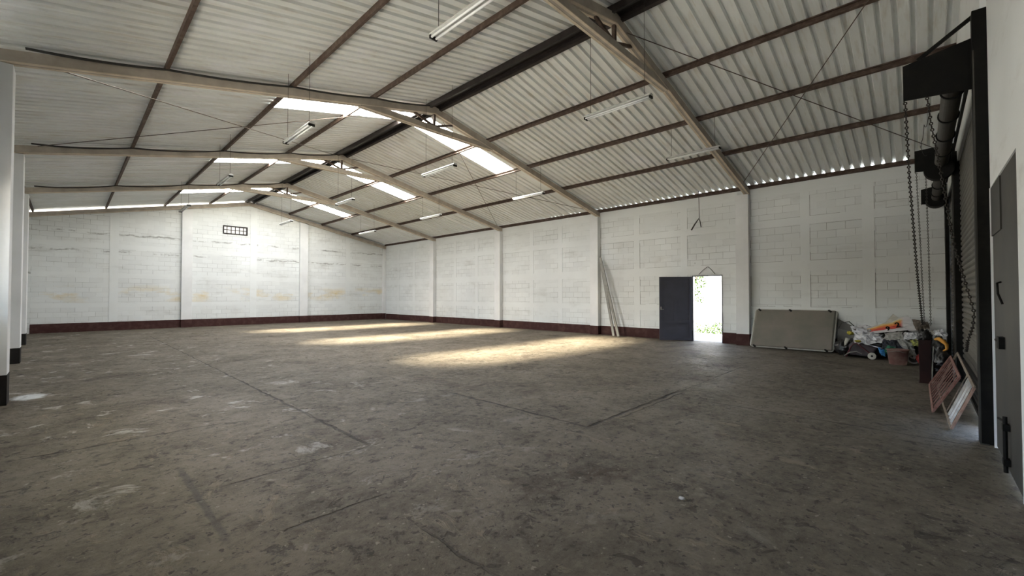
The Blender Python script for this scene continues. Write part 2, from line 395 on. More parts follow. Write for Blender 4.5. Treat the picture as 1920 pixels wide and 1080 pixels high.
# close the space above the rafter on the right slope only
mb.prism([(RX+.3, YB, zt(RX+.3)-.02), (XW+.2, YB, zt(XW+.2)-.02), (XW+.2, YB, zt(XW+.2)+PH-.005), (RX+.3, YB, zt(RX+.3)+PH-.005)], (0, .2, 0))
mb.mi = 1
for x0, x1 in ((1.19, 1.47), (6.40, 6.70), (11.4, 11.65)): mb.prism([(x0, YB-P, 0), (x1, YB-P, 0), (x1, YB-P, zt(x1)-.05), (x0, YB-P, zt(x0)-.05)], (0, .05, 0))
for z0, z1 in ((.98, 1.16), (2.2, 2.42), (3.45, 3.65)):
    for x0, x1 in ((-1.0, 1.19), (1.47, 3.6), (4.0, 6.40), (6.70, 8.77), (9.2, 11.4), (11.65, 13.77)): mb.box((x0, YB-.006, z0), (x1, YB+.03, z1))
struct(mb.build('wall_back', [M['wall_b'], M['tie_b']]), 'white painted gable wall at the far end with yellow damp stains', 'wall')
# left wall, askew
mb = MB()
def lwall(a, b, z0, z1): mb.prism([(XL(a)-.22, a, z0), (XL(b)-.22, b, z0), (XL(b)-.42, b, z0), (XL(a)-.42, a, z0)], (0, 0, z1-z0))
lwall(YF-.2, 2.4, 0, zt(-1)-.03); lwall(2.4, 8.4, 2.75, zt(-1)-.03); lwall(2.4, 8.4, 0, 1.25); lwall(8.4, YB+.2, 0, zt(-1)-.03)     # unseen opening added in the nearest bay to bring daylight onto the ceiling
struct(mb.build('wall_left', M['wall_r']), 'white painted block wall along the left edge behind the pillars', 'wall')
# front wall with openings for the two rolling doors and the small door
mb = MB()
YN = -.495                                   # the wall around the small door stands slightly further back
R1 = (6.36, 10.35); R2 = (10.62, 13.86); SD = (4.64, 6.165); RZ = 3.72; ST = 2.50
for x0, x1, z0, yy in ((-1.4, SD[0], 0, YN), (SD[0], SD[1], ST, YN), (SD[1], 6.215, 0, YN), (6.215, RX, 0, -.515), (RX, RX+.025, 0, -.515), (RX+.025, R1[1], RZ, YF), (R1[1], R2[0], 0, -.515), (R1[1], R2[0], 3.91, YF), (R2[0], R2[1], RZ, YF), (R2[1], XW+.2, 0, -.47)):
    if (x0, z0, yy) == (R1[1], 0, -.515): t1 = t2 = 3.91
    else: t1, t2 = zt(x0)+PH-.01, zt(x1)+PH-.01
    mb.prism([(x0, yy, z0), (x1, yy, z0), (x1, yy, t2), (x0, yy, t1)], (0, -.66-yy, 0))
struct(mb.build('wall_front', M['wall_f']), 'white plastered front wall at the right edge around the metal doors', 'wall')

# painted base strips
def base(name, mats, boxes, label):
    mb = MB()
    for a, b in boxes: mb.box(a, b)
    struct(mb.build(name, mats), label, 'baseboard')
bb = []
for i, (a, b) in enumerate(bays):
    if a < DY0 < b: bb += [((XW-.016, a, 0), (XW, DY0, .33)), ((XW-.016, DY1, 0), (XW, b, .33))]
    else: bb.append(((XW-.016, a, 0), (XW, b, .33)))
base('baseboard_right', M['maroon'], bb, 'maroon painted strip along the foot of the right wall')
base('baseboard_back', M['maroon'], [((-1.0, YB-.018, 0), (3.6, YB, .36)), ((4.0, YB-.018, 0), (8.77, YB, .36)), ((9.2, YB-.018, 0), (13.77, YB, .36))], 'maroon painted strip along the foot of the back wall')

# ---------------------------------------------------------------- PILLARS
def pillar(lo, hi, bh, bm_, label, topz):
    t_ = thing('concrete_pillar', label, 'pillar', ((lo[0]+hi[0])/2, (lo[1]+hi[1])/2, 0), 'white concrete wall pillars')
    MB().box((lo[0], lo[1], bh), (hi[0], hi[1], topz)).build('shaft', M['pillar'], t_, bevel=.006)
    MB().box((lo[0]-.002, lo[1]-.002, 0), (hi[0]+.002, hi[1]+.002, bh)).build('painted_base', bm_, t_)
    return t_
rl = ['white pillar on the right wall between the doorway and the leaning grey panel',
      'white pillar on the right wall that the two metal channels lean against',
      'white pillar on the right wall, middle one between the metal channels and the far corner',
      'white pillar on the right wall closest to the far corner']
for y, l in zip(FR[:4], rl): pillar((XP, y, 0), (XW-.001, y+.35, 0), .33, M['maroon'], l, zt(XP)-.2)
ll = [None, 'nearest white pillar at the left edge of the view with a black base', 'second white pillar from the camera on the left side', 'farthest free white pillar on the left side, thin sliver in view']
for y, l in zip(FR[:4], ll):
    if l: pillar((XL(y)-.221, y, 0), (XL(y), y+.35, 0), .33 if y > 9 else .40, M['blackbase'], l, zt(XL(y))-.2)
def bpillar(x0, x1, label):
    t_ = thing('concrete_pillar', label, 'pillar', ((x0+x1)/2, YB-.07, 0), 'white concrete wall pillars')
    MB().prism([(x0, YB-.14, .36), (x1, YB-.14, .36), (x1, YB-.14, zt(x1)-.2), (x0, YB-.14, zt(x0)-.2)], (0, .139, 0)).build('shaft', M['pillar'], t_, bevel=.006)
    MB().box((x0-.002, YB-.142, 0), (x1+.002, YB-.001, .36)).build('painted_base', M['maroon'], t_)
bpillar(3.60, 4.00, 'white pillar on the back wall left of the small barred window')
bpillar(8.77, 9.20, 'white pillar on the back wall right of the small barred window')
bpillar(13.77, XW-.003, 'narrow white pillar in the corner of back wall and right wall')

# ---------------------------------------------------------------- ROOF
YS0, YS1 = -.86, YB+.55
SKY = [(9.46, 10.26), (15.06, 15.86), (20.86, 21.66)]
def prof(y0, y1):
    pts = [(y0, 0.0)]; k = math.floor((y0+.86)/PITCH)-1
    while True:
        r = -.86+.1+k*PITCH; k += 1
        if r+.045 > y1+1e-6: break
        if r-.045 < y0-1e-6: continue
        pts += [(r-.040, 0), (r-.024, .055), (r+.024, .055), (r+.040, 0)]
    pts.append((y1, 0.0)); return pts
def sheet(mb, x0, x1, y0, y1, dz=0.0):
    pr = prof(y0, y1); A = [mb.bm.verts.new((x0, y, zt(x0)+PH+dz+h_)) for y, h_ in pr]; B = [mb.bm.verts.new((x1, y, zt(x1)+PH+dz+h_)) for y, h_ in pr]
    for i in range(len(pr)-1): mb._f([A[i], A[i+1], B[i+1], B[i]])
mb = MB()
XE0, XE1 = -3.4, XW+.07  # left overhang extended out of view to keep sun out of the added opening
ys = [YS0]+[v for s_ in SKY for v in s_]+[YS1]
for i, (a, b) in enumerate(zip(ys, ys[1:])):
    if i % 2 == 0: sheet(mb, XE0, RX, a, b); sheet(mb, RX, XE1, a, b)
    else: sheet(mb, XE0, 3.03, a, b); sheet(mb, 9.93, XE1, a, b)
struct(mb.build('ceiling', M['roof'], recalc=False, solid=.001), 'underside of the ribbed galvanised metal roof on both slopes', 'roof')
nm = ['nearest', 'middle', 'farthest']
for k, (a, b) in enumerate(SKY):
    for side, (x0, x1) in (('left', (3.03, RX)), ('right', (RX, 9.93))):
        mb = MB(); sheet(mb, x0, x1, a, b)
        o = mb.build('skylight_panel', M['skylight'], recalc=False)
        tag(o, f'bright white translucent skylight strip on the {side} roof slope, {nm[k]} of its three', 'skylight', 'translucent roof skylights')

# ---------------------------------------------------------------- PURLINS (C sections running the length of the hall)
def csec(mb, x, y0, y1, open_right=True, wd=.05, ht=PH, dz=0.0):
    s = 1 if open_right else -1; sl = -.21 if x > RX else .21; th = .005
    def zz(px, h_): return zt(x)+sl*(px-x)*1.0+h_+dz
    pr = [(0, 0), (wd, 0), (wd, .018), (wd-th, .018), (wd-th, th), (th, th), (th, ht-th), (wd-th, ht-th), (wd-th, ht-.018), (wd, ht-.018), (wd, ht), (0, ht)]
    mb.prism([(x+s*(p-wd/2), y0, zz(x+s*(p-wd/2), h_)-.001) for p, h_ in pr], (0, y1-y0, 0))
def purlin(x, label, mat_='rust_purlin', y1=YB+.2):
    mb = MB(); csec(mb, x, YF, y1, x < RX); o = mb.build('purlin', M[mat_]); o.location = (0, 0, 0)
    tag(o, label, 'roof beam', 'brown steel purlins')
for x, l in ((-.97, 'brown steel purlin at the left eave, above the left pillars'), (1.06, 'brown steel purlin on the left slope, lowest one above the floor span'), (2.98, 'brown steel purlin on the left slope meeting the lower skylight ends'),
             (4.68, 'brown steel purlin on the left slope nearest the ridge'), (8.2, 'brown steel purlin on the right slope nearest the ridge'), (9.93, 'brown steel purlin on the right slope meeting the lower skylight ends'),
             (11.7, 'brown steel purlin on the right slope, second up from the right wall'), (XW-.04, 'dark steel eave purlin on top of the long right wall')):
    purlin(x, l)
mb = MB(); csec(mb, RX-.14, YF, YB+.2, True, .07, .13, -.03); csec(mb, RX+.14, YF, YB+.2, False, .07, .13, -.03)
mb.box((RX-.10, YF, zt(RX)+.062), (RX+.10, YB+.2, zt(RX)+.068))
tag(mb.build('ridge_purlin', M['ridge_steel']), 'dark double steel purlin running along the roof ridge', 'roof beam')

# ---------------------------------------------------------------- ROOF FRAMES
def frame(y, label, full=True):
    t_ = thing('roof_frame', label, 'roof frame', (RX, y, 4.6), 'painted steel roof frames')
    W_, D_ = .13, .165
    xl = XL(y)-.2; xr = XW-.03
    for x0, x1 in ((xl, RX), (RX, xr)):
        mb = MB(); s = D_
        def q(x, d, yy): return (x, yy, zt(x)-d)
        mb.prism([q(x0, s, y), q(x1, s, y), q(x1, .001, y), q(x0, .001, y)], (0, W_, 0))
        rf = mb.build('rafter', M['beam'], t_)
        mb = MB()      # pale bottom flanges of the two welded channels
        for yy, ww in ((y-.004, .045), (y+W_-.041, .045)): mb.prism([q(x0, s+.006, yy), q(x1, s+.006, yy), q(x1, s-.008, yy), q(x0, s-.008, yy)], (0, ww, 0))
        fl_ = mb.build('bottom_flange', M['beam_edge'], t_); fl_['label'] = 'pale edge strips under the rafter'
    if full:
        x0, x1 = 4.36, 8.32; zc = 5.655
        mb = MB(); mb.box((x0, y+.002, zc-.065), (x1, y+W_-.002, zc+.065))
        mb.build('collar_tie', M['beam'], t_)
        mb = MB()
        for yy in (y-.004, y+W_-.041): mb.box((x0+.02, yy, zc-.071), (x1-.02, yy+.045, zc-.058))
        mb.build('bottom_flange', M['beam_edge'], t_)['label'] = 'pale edge strips under the collar tie'
        MB().box((RX-.03, y+.035, zc+.065), (RX+.03, y+.095, zt(RX)-D_)).build('king_post', M['rust_purlin'], t_)['label'] = 'short dark upright under the ridge'
        for s in (-1, 1):
            MB().bar((RX+s*.03, y+.065, zc+.08), (RX+s*.58, y+.065, zt(RX+.58)-D_-.005), .045, .05).build('strut', M['rust_purlin'], t_)
    return t_
fl = ['steel roof frame nearest the camera, its collar tie crossing the top of the view', 'second steel roof frame, just in front of the nearest skylights',
      'third steel roof frame, in front of the middle skylights', 'fourth steel roof frame, in front of the farthest skylights', 'steel roof frame without tie lying on top of the back wall']
for y, l in zip(FR, fl): frame(y, l, y < 24)

# ---------------------------------------------------------------- BRACE RODS AND CABLES UNDER THE ROOF
def rod(name, pts, r, m, label, cat, sag=0.0, n=1):
    P_ = []
    for a, b in zip(pts, pts[1:]):
        a = Vector(a); b = Vector(b)
        for k in range(n):
            q = a.lerp(b, k/n); q.z -= sag*4*(k/n)*(1-k/n); P_.append(q)
    P_.append(Vector(pts[-1]))
    o = MB().tube(P_, r, 6).build(name, M[m], smooth=True); return tag(o, label, cat, 'thin rods and cables under the roof')
def u(x, y, d=.02): return (x, y, zt(x)-d)
rod('brace_rod', [u(RX+.15, FR[0]+.1, .12), u(13.5, YF+.06, .03)], .008, 'rod', 'thin diagonal brace rod on the near right slope, running down towards the rolling doors', 'rod')
rod('brace_rod', [u(13.5, FR[0]+.1, .03), u(RX+.3, YF+.1, .03)], .008, 'rod', 'thin diagonal brace rod on the near right slope, rising from the pillar by the doorway', 'rod')
rod('brace_rod', [u(-.5, FR[1]+.16, .04), u(RX-.3, FR[2]-.1, .04)], .008, 'rod', 'thin brace rod on the left slope descending from the ridge to the nearest left pillar', 'rod')
rod('brace_rod', [u(-.5, FR[2]-.1, .04), u(RX-.3, FR[1]+.2, .04)], .008, 'rod', 'thin brace rod on the left slope crossing the bay with the nearest skylights', 'rod')
rod('brace_rod', [u(RX+.3, FR[2]-.1, .04), u(13.5, FR[1]+.2, .04)], .008, 'rod', 'thin brace rod on the right slope beyond the second roof frame, falling to the right', 'rod')
rod('brace_rod', [u(RX+.3, FR[1]+.2, .04), u(13.5, FR[2]-.1, .04)], .008, 'rod', 'thin brace rod on the right slope beyond the second roof frame, rising to the right', 'rod')
rod('power_cable', [u(XL(8.7)+.1, FR[1]-.03, -.03), u(1.06, FR[1]-.04, .0), u(2.98, FR[1]-.04, .0), u(4.68, FR[1]-.04, .0), u(RX-.2, FR[1]-.04, .0)], .018, 'wire', 'black cable lying along the second roof frame', 'cable', .03, 8)
rod('power_cable', [u(XL(14)+.1, FR[2]-.03, -.03), u(1.06, FR[2]-.04, .0), u(2.98, FR[2]-.04, .0), u(4.68, FR[2]-.04, .0), u(RX-.2, FR[2]-.04, .0)], .018, 'wire', 'black cable sagging along the third roof frame', 'cable', .05, 8)
rod('power_cable', [u(XL(19)+.1, FR[3]-.03, -.03), u(1.06, FR[3]-.04, .0), u(2.98, FR[3]-.04, .0), u(4.68, FR[3]-.04, .0), u(RX-.2, FR[3]-.04, .0)], .018, 'wire', 'black cable sagging along the fourth roof frame', 'cable', .06, 8)

# ---------------------------------------------------------------- FLUORESCENT LAMPS
def lamp(x, y, z, label, L=1.25):
    t_ = thing('fluorescent_lamp', label, 'lamp', (x, y+L/2, z), 'hanging fluorescent lamps')
    mb = MB(); mb.prism([(x-.035, y, z+.03), (x+.035, y, z+.03), (x+.055, y, z), (x+.055, y, z-.006), (x-.055, y, z-.006), (x-.055, y, z)], (0, L, 0))
    mb.build('housing', M['lampmetal'], t_)
    for yy in (y+.005, y+L-.03): MB().box((x-.05, yy, z-.045), (x+.05, yy+.022, z-.006)).build('end_socket', M['rubber'], t_)
    for s in (-1, 1):
        MB().tube([(x+s*.03, y+.03, z-.028), (x+s*.03, y+L-.032, z-.028)], .014, 10).build('tube', M['tube'], t_, smooth=True)
    for yy in (y+.12, y+L-.12):
        MB().tube([(x, yy, z+.03), (x, yy, zt(x)-.032 if abs(x-RX) < .25 else zt(x)+PH-.005)], .0035, 5).build('hanging_wire', M['wire'], t_)
row = ['left slope row', 'middle row under the ridge', 'right slope row']; bn = ['nearest to the camera', 'second from the camera', 'third from the camera', 'farthest of its row']
LP = [(2.87, 4.03, 4.44, 0, 0, 1.3), (6.32, 4.27, 4.61, 1, 0, 1.25), (9.98, 4.40, 4.76, 2, 0, 1.23), (2.76, 8.49, 4.31, 0, 1, 1.25), (5.94, 8.70, 4.38, 1, 1, 1.25), (9.77, 9.32, 4.53, 2, 1, 1.25),
      (2.80, 13.77, 4.49, 0, 2, 1.3), (6.1, 13.9, 4.47, 1, 2, 1.22), (9.6, 14.2, 4.49, 2, 2, 1.3), (9.6, 19.3, 4.41, 2, 3, 1.5), (6.0, 18.9, 4.39, 1, 3, 1.25), (2.75, 19.1, 4.48, 0, 3, 1.6)]
for x, y, z, r_, b_, L_ in LP: lamp(x, y-L_, z, f'hanging white fluorescent lamp in the {row[r_]}, {bn[b_]}', L_)

# ---------------------------------------------------------------- WINDOW on the back wall
t_ = bpy.data.objects.new('window_1', None); C.objects.link(t_); t_.location = (WX0, YB, WZ0); struct(t_, 'small wide barred window high on the back wall', 'window')
mb = MB()
for a, b in (((WX0, YB-.03, WZ0), (WX1, YB+.06, WZ0+.05)), ((WX0, YB-.03, WZ1-.05), (WX1, YB+.06, WZ1)), ((WX0, YB-.03, WZ0+.05), (WX0+.05, YB+.06, WZ1-.05)), ((WX1-.05, YB-.03, WZ0+.05), (WX1, YB+.06, WZ1-.05))): mb.box(a, b)
mb.build('window_frame', M['ridge_steel'], t_)
mb = MB(); zc = (WZ0+WZ1)/2
for k in range(1, 6): xx = WX0+(WX1-WX0)*k/6; mb.box((xx-.014, YB+.0, WZ0+.035), (xx+.014, YB+.03, WZ1-.035))
mb.box((WX0+.035, YB-.012, zc-.014), (WX1-.035, YB+.0, zc+.014)); mb.build('window_bars', M['ridge_steel'], t_)
MB().box((WX0+.03, YB+.07, WZ0+.03), (WX1-.03, YB+.078, WZ1-.03)).build('pane', M['pane'], t_)

# ---------------------------------------------------------------- DOORWAY on the right wall
t_ = bpy.data.objects.new('door_1', None); C.objects.link(t_); t_.location = (XW, DY1, 0); struct(t_, 'open slate blue metal door in the right wall, swung back against it', 'door')
mb = MB(); mb.box((XW-.02, DY1-.035, 0), (XW+.06, DY1-.001, DZ-.001)); mb.box((XW-.02, DY0+.001, 0), (XW+.06, DY0+.02, DZ-.001)); mb.box((XW-.02, DY0+.02, DZ-.03), (XW+.06, DY1-.035, DZ-.001))
mb.build('door_frame', M['door_leaf'], t_)
# leaf swung ~150 degrees
H = Vector((XW-.05, DY1+.0, 0)); ang = math.radians(35)
ux = Vector((-math.sin(ang), math.cos(ang), 0)); nx = Vector((-math.cos(ang), -math.sin(ang), 0)); LW, LH = 1.0, 2.07
def leafbox(mb, a0, a1, z0, z1, d0, d1):
    p = [H+ux*a+nx*d for a, d in ((a0, d0), (a1, d0), (a1, d1), (a0, d1))]
    mb.hexa([q+Vector((0, 0, z0)) for q in p]+[q+Vector((0, 0, z1)) for q in p])
mb = MB(); leafbox(mb, 0, LW, .02, LH, -.02, .01); lf = mb.build('door_leaf', M['door_leaf'], t_)
mb = MB()
for a0, a1, z0, z1 in ((0, .07, .02, LH), (LW-.07, LW, .02, LH), (.07, LW-.07, .02, .10), (.07, LW-.07, LH-.07, LH), (.07, LW-.07, .58, .66), (.07, LW-.07, 1.40, 1.48), (LW/2-.04, LW/2+.04, .66, 1.40)): leafbox(mb, a0, a1, z0, z1, .01, .03)
mb.build('door_rails', M['door_leaf'], t_)
mb = MB(); leafbox(mb, LW-.06, LW-.03, 1.00, 1.10, .03, .045); p = H+ux*(LW-.045)+nx*.06+Vector((0, 0, 1.02)); mb.tube([p-nx*.03, p, p+ux*-.08], .008, 8)
mb.build('door_handle', M['chrome'], t_)['label'] = 'small bright door handle'
# ---------------------------------------------------------------- OUTSIDE
g = MB().box((-40, -30, -.25), (60, 60, -.16)).build('ground', M['ground']); struct(g, 'pale concrete yard outside the hall', 'ground')
mb = MB(); mb.box((XW+.2, 2.0, -.16), (XW+3.2, 8.0, -.02)); struct(mb.build('trim_1', M['ground']), 'raised pale concrete walkway outside the side doorway', 'walkway')
mb = MB(); mb.box((XW+5.6, -6, -.16), (XW+5.8, 20, 2.3)); tag(mb.build('garden_wall', M['outwall']), 'pale garden wall seen through the open side doorway', 'wall')
def leaves(mb, c, r, n, size, seed):
    rnd = random.Random(seed)
    for _ in range(n):
        d = Vector((rnd.gauss(0, 1), rnd.gauss(0, 1), rnd.gauss(0, 1))).normalized()*rnd.random()**.4
        p = Vector(c)+Vector((d.x*r[0], d.y*r[1], d.z*r[2]))
        if p.z < -.1: continue
        a = Vector((rnd.uniform(-1, 1), rnd.uniform(-1, 1), rnd.uniform(-1, 1))).normalized(); b = a.cross(Vector((rnd.uniform(-1, 1), rnd.uniform(-1, 1), rnd.uniform(-1, 1)))).normalized(); s = size*rnd.uniform(.6, 1.3)
        v = [mb.bm.verts.new(q) for q in (p-a*s, p+b*s*.4, p+a*s, p-b*s*.4)]; mb._f(v)
t_ = thing('tree', 'leafy green tree outside, seen through the side doorway', 'tree', (XW+4.9, 7.6, -.16))
mb = MB(); mb.tube([(XW+4.9, 7.6, -.16), (XW+4.8, 7.4, .9), (XW+4.6, 7.1, 1.7), (XW+4.4, 6.8, 2.4)], [.07, .06, .045, .03], 8); mb.tube([(XW+4.8, 7.4, .9), (XW+4.6, 7.0, 1.25), (XW+4.5, 6.6, 1.4)], [.03, .022, .01], 6); mb.build('trunk', M['bark'], t_, smooth=True)
mb = MB(); leaves(mb, (XW+4.6, 7.0, 2.15), (.6, .55, .75), 900, .06, 3); leaves(mb, (XW+4.55, 6.85, 1.25), (.35, .35, .3), 160, .05, 5); mb.build('crown', M['leaf'], t_)
mb = MB(); leaves(mb, (XW+4.3, 6.2, .05), (.5, 2.8, .32), 2600, .05, 9)
tag(mb.build('low_plants', M['leaf']), 'strip of low green plants along the walkway outside the side doorway', 'plants', kind='stuff')

# ---------------------------------------------------------------- ROLLING DOORS
def shutter(x0, x1, zb, zt_, label, cut=0, zc=0):
    t_ = thing('rolling_door', label, 'rolling door', ((x0+x1)/2, YF-.06, 0))
    mb = MB(); n = int((zt_-zb)/.085); prof_ = []
    for i in range(n):
        z = zb+i*.085
        prof_ += [(0, z), (.018, z+.022), (.022, z+.042), (.018, z+.062), (0, z+.084)]
    mb.sheet(lambda a, b: (x0+(x1-x0)*a, YF-.045+prof_[round(b*(len(prof_)-1))][0], prof_[round(b*(len(prof_)-1))][1]), 1, len(prof_)-1)
    mb.build('slat_curtain', M['shutter'], t_, solid=.003)
    if cut:      # the lower slats are missing at the near end
        lp = []; z = zc
        while z < zb-.01: lp += [(0, z), (.018, z+.022), (.022, z+.042), (.018, z+.062), (0, z+.084)]; z += .085
        MB().sheet(lambda a, b: (x0+cut+(x1-x0-cut)*a, YF-.045+lp[round(b*(len(lp)-1))][0], lp[round(b*(len(lp)-1))][1]), 1, len(lp)-1).build('lower_slats', M['black_steel'], t_, solid=.003)
    MB().box((x0+cut, YF-.050, (zc if cut else zb)-.05), (x1, YF-.005, (zc if cut else zb)-.001)).build('bottom_rail', M['black_steel'], t_)
    return t_
s1 = shutter(R1[0]+.002, R1[1]+.008, .41, 3.80, 'grey slatted rolling door nearest the camera, its lower near corner open', .62, .07)
s2 = shutter(R2[0]-.018, R2[1]-.001, .10, 3.80, 'grey slatted rolling door in the far corner of the front wall')
for s_, (x0, x1), zc in ((s1, R1, 3.70), (s2, R2, 3.64)):
    MB().lathe([(.085, x0+.14), (.085, x1-.26)], (0, -.27, zc), 'x', 28).build('drum', M['drum'], s_, smooth=False)
    mb = MB(); xx = x0+.3
    while xx < x1-.3:
        mb.lathe([(.10, xx), (.10, xx+.02)], (0, -.27, zc), 'x', 24); xx += .9
    mb.build('drum_ring', M['black_steel'], s_)
# black posts / guides
def post(x0, x1, y0, y1, z1, label):
    t_ = thing('guide_post', label, 'post', ((x0+x1)/2, (y0+y1)/2, 0), 'black steel door posts')
    mb = MB(); mb.box((x0, y0, 0), (x1, y1, z1)); mb.build('post', M['black_steel'], t_, bevel=.004)
    mb = MB(); mb.box((x0-.004, y1-.012, .0), (x0+.0, y1, z1-.4)); mb.box((x0-.03, -.46, .001), (x0-.004, y1, .008)); mb.build('edge_strip', M['grey_steel'], t_)
post(6.222, 6.36, -.513, -.395, 4.30, 'black steel post at the near side of the rolling doors, beside the small grey door')
post(10.36, 10.60, -.513, -.40, 3.9, 'black steel post between the two rolling doors')
post(13.80, 13.90, -.468, -.40, 3.7, 'thin black steel post in the corner at the end of the right wall')
MB_ = MB().box((6.37, YF+.001, 4.04), (13.9, YF+.03, 4.10)); tag(MB_.build('lintel_rail', M['black_steel']), 'long black steel rail above the rolling doors', 'rail')
# brackets holding the drums
def bracket(x, z0, z1, zw, label, yend):
    t_ = thing('drum_bracket', label, 'bracket', (x, -.2, z0), 'black drum brackets')
    mb = MB(); mb.prism([(x, yend, z0), (x, -.44, z0-.04), (x, -.44, zw), (x, yend, z1)], (.012, 0, 0)); mb.build('side_plate', M['black_steel'], t_)
    mb = MB(); mb.box((x+.012, yend-.012, z0), (x+.10, yend, z1)); mb.prism([(x+.012, yend, z1-.012), (x+.012, -.44, zw-.012), (x+.012, -.44, zw), (x+.012, yend, z1)], (.09, 0, 0)); mb.build('flange', M['black_steel'], t_)
    return t_
b1 = bracket(6.45, 3.63, 4.02, 4.13, 'large black steel bracket at the near end of the rolling door drum', .12)
b2 = bracket(10.40, 3.65, 4.02, 4.05, 'black steel bracket between the two rolling doors', .06)
b3 = bracket(13.62, 3.56, 3.90, 3.98, 'black steel bracket in the far corner above the rolling door', -.02)
MB().bar((6.46, .0, 4.045), (6.46, YF+.01, 4.37), .03, .035).build('diagonal_stay', M['black_steel'], b1)
MB().lathe([(.13, 6.468), (.13, 6.49)], (0, -.05, 3.82), 'x', 24).build('chain_wheel', M['black_steel'], b1)
MB().lathe([(.19, 10.22), (.19, 10.38)], (0, -.24, 3.62), 'x', 24).build('chain_wheel', M['black_steel'], b2)
MB().lathe([(.17, 13.3), (.17, 13.6)], (0, -.26, 3.60), 'x', 24).build('chain_wheel', M['black_steel'], b3)
# chains made of interlocked links
def chain(pts, link, r, label):
    mb = MB(); P_ = [Vector(p) for p in pts]; k = 0; i = 0; pos = P_[0].copy(); rem = 0.0
    path = []
    for a, b in zip(P_, P_[1:]):
        n = max(1, int((b-a).length/(link*.72)));
        for j in range(n): path.append((a.lerp(b, (j+.5)/n), (b-a).normalized()))
    for k, (c_, d) in enumerate(path):
        a = d.cross(Vector((0, 1, 0) if abs(d.y) < .9 else (1, 0, 0))).normalized(); b = d.cross(a)
        s = a if k % 2 else b
        hl, hw = link/2-r, link*.24
        loop = [c_+d*(hl-hw*.3)*math.sin(q)*1.0+s*hw*math.cos(q) for q in [2*math.pi*m/8 for m in range(8)]]
        mb.tube(loop, r, 5, closed=True)
    o = mb.build('chain', M['chain'], smooth=True)
    return tag(o, label, 'chain', 'hoisting chains of the rolling doors')
chain([(6.46, .105, 3.62), (7.2, .09, 2.9), (8.5, .04, 1.75), (9.78, -.005, .97)], .052, .007, 'long iron chain hanging from the large bracket down to the dark red bin')
chain([(6.46, -.07, 3.62), (6.46, -.10, 3.3), (6.48, -.17, 2.75), (6.5, -.26, 1.95), (6.5, -.33, 1.6), (6.5, -.39, 1.28), (6.62, -.385, 1.12), (6.9, -.36, .95), (7.3, -.37, .80)], .048, .0065, 'iron chain pulled from the large bracket back to the black post, hanging over the grates')
chain([(10.42, .04, 3.64), (10.45, -.0, 2.2), (10.5, -.03, .95)], .04, .0045, 'thin chain hanging from the middle bracket, left one')
chain([(10.42, -.08, 3.64), (10.45, -.10, 2.2), (10.5, -.11, .92)], .04, .0045, 'thin chain hanging from the middle bracket, right one')
rod('loose_wire', [(10.3, -.1, 3.9), (10.2, -.02, 4.05), (9.5, -.03, 3.95), (8.8, -.06, 4.0), (8.2, -.10, 3.92)], .004, 'wire', 'thin wire loops sticking out beside the rolling door drum', 'wire', .08, 6)

# ---------------------------------------------------------------- SMALL GREY DOOR at the right edge
t_ = bpy.data.objects.new('door_2', None); C.objects.link(t_); t_.location = ((SD[0]+SD[1])/2, YF, 0); struct(t_, 'plain dark grey steel door at the right edge beside the rolling door', 'door')
MB().box((SD[0]+.01, YN-.05, .02), (SD[1]-.02, YN-.006, ST-.01)).build('door_leaf', M['grey_steel'], t_)
MB().box((5.50, YN-.006, 2.02), (6.12, YN+.004, 2.48)).build('hatch_panel', M['grey_steel'], t_)
mb = MB(); mb.box((5.46, YN-.006, 1.00), (5.60, YN+.03, 1.10)); mb.tube([(5.60, YN+.02, 1.06), (5.74, YN+.02, 1.06)], .012, 8); mb.build('lock', M['black_steel'], t_)
mb = MB(); mb.tube([(5.28, YN+.02, .02), (5.28, YN+.02, .47)], .014, 8); mb.box((5.24, YN-.004, .36), (5.32, YN+.036, .41)); mb.box((5.24, YN-.004, .08), (5.32, YN+.036, .13)); mb.tube([(5.28, YN+.02, .43), (5.40, YN+.045, .43)], .009, 8); mb.build('floor_bolt', M['black_steel'], t_)
mb = MB(); mb.tube([(5.60, YN+.0, 1.57), (5.54, YN+.025, 1.56), (5.50, YN+.025, 1.47), (5.50, YN, 1.38)], .008, 8); mb.build('door_handle', M['black_steel'], t_)
mb = MB(); mb.box((SD[1]-.012, YN-.05, 0), (SD[1]+.0, YN+.010, ST-.01)); mb.build('jamb_strip', M['pillar'], t_)['label'] = 'white painted jamb strip'

# ---------------------------------------------------------------- LEANING METAL CHANNELS
def channel(b0, b1, wd, label):
    mb = MB(); p = Vector(b0); q = Vector(b1); d = (q-p).normalized(); s = d.cross(Vector((1, 0, 0))).normalized(); n = s.cross(d)
    pr = [(-wd/2, 0), (wd/2, 0), (wd/2, .045), (wd/2-.012, .045), (wd/2-.012, .008), (-wd/2+.012, .008), (-wd/2+.012, .045), (-wd/2, .045)]
    mb.prism([p+s*a+n*b for a, b in pr], q-p); tag(mb.build('metal_channel', M['alum']), label, 'metal channel', 'metal channels leaning on the pillar')
channel((13.46, 7.92, .03), (13.69, 8.62, 2.86), .09, 'long grey metal channel leaning on the pillar, the left one at its foot')
channel((13.40, 7.70, .03), (13.60, 8.52, 2.74), .09, 'long grey metal channel leaning on the pillar, the right one at its foot')

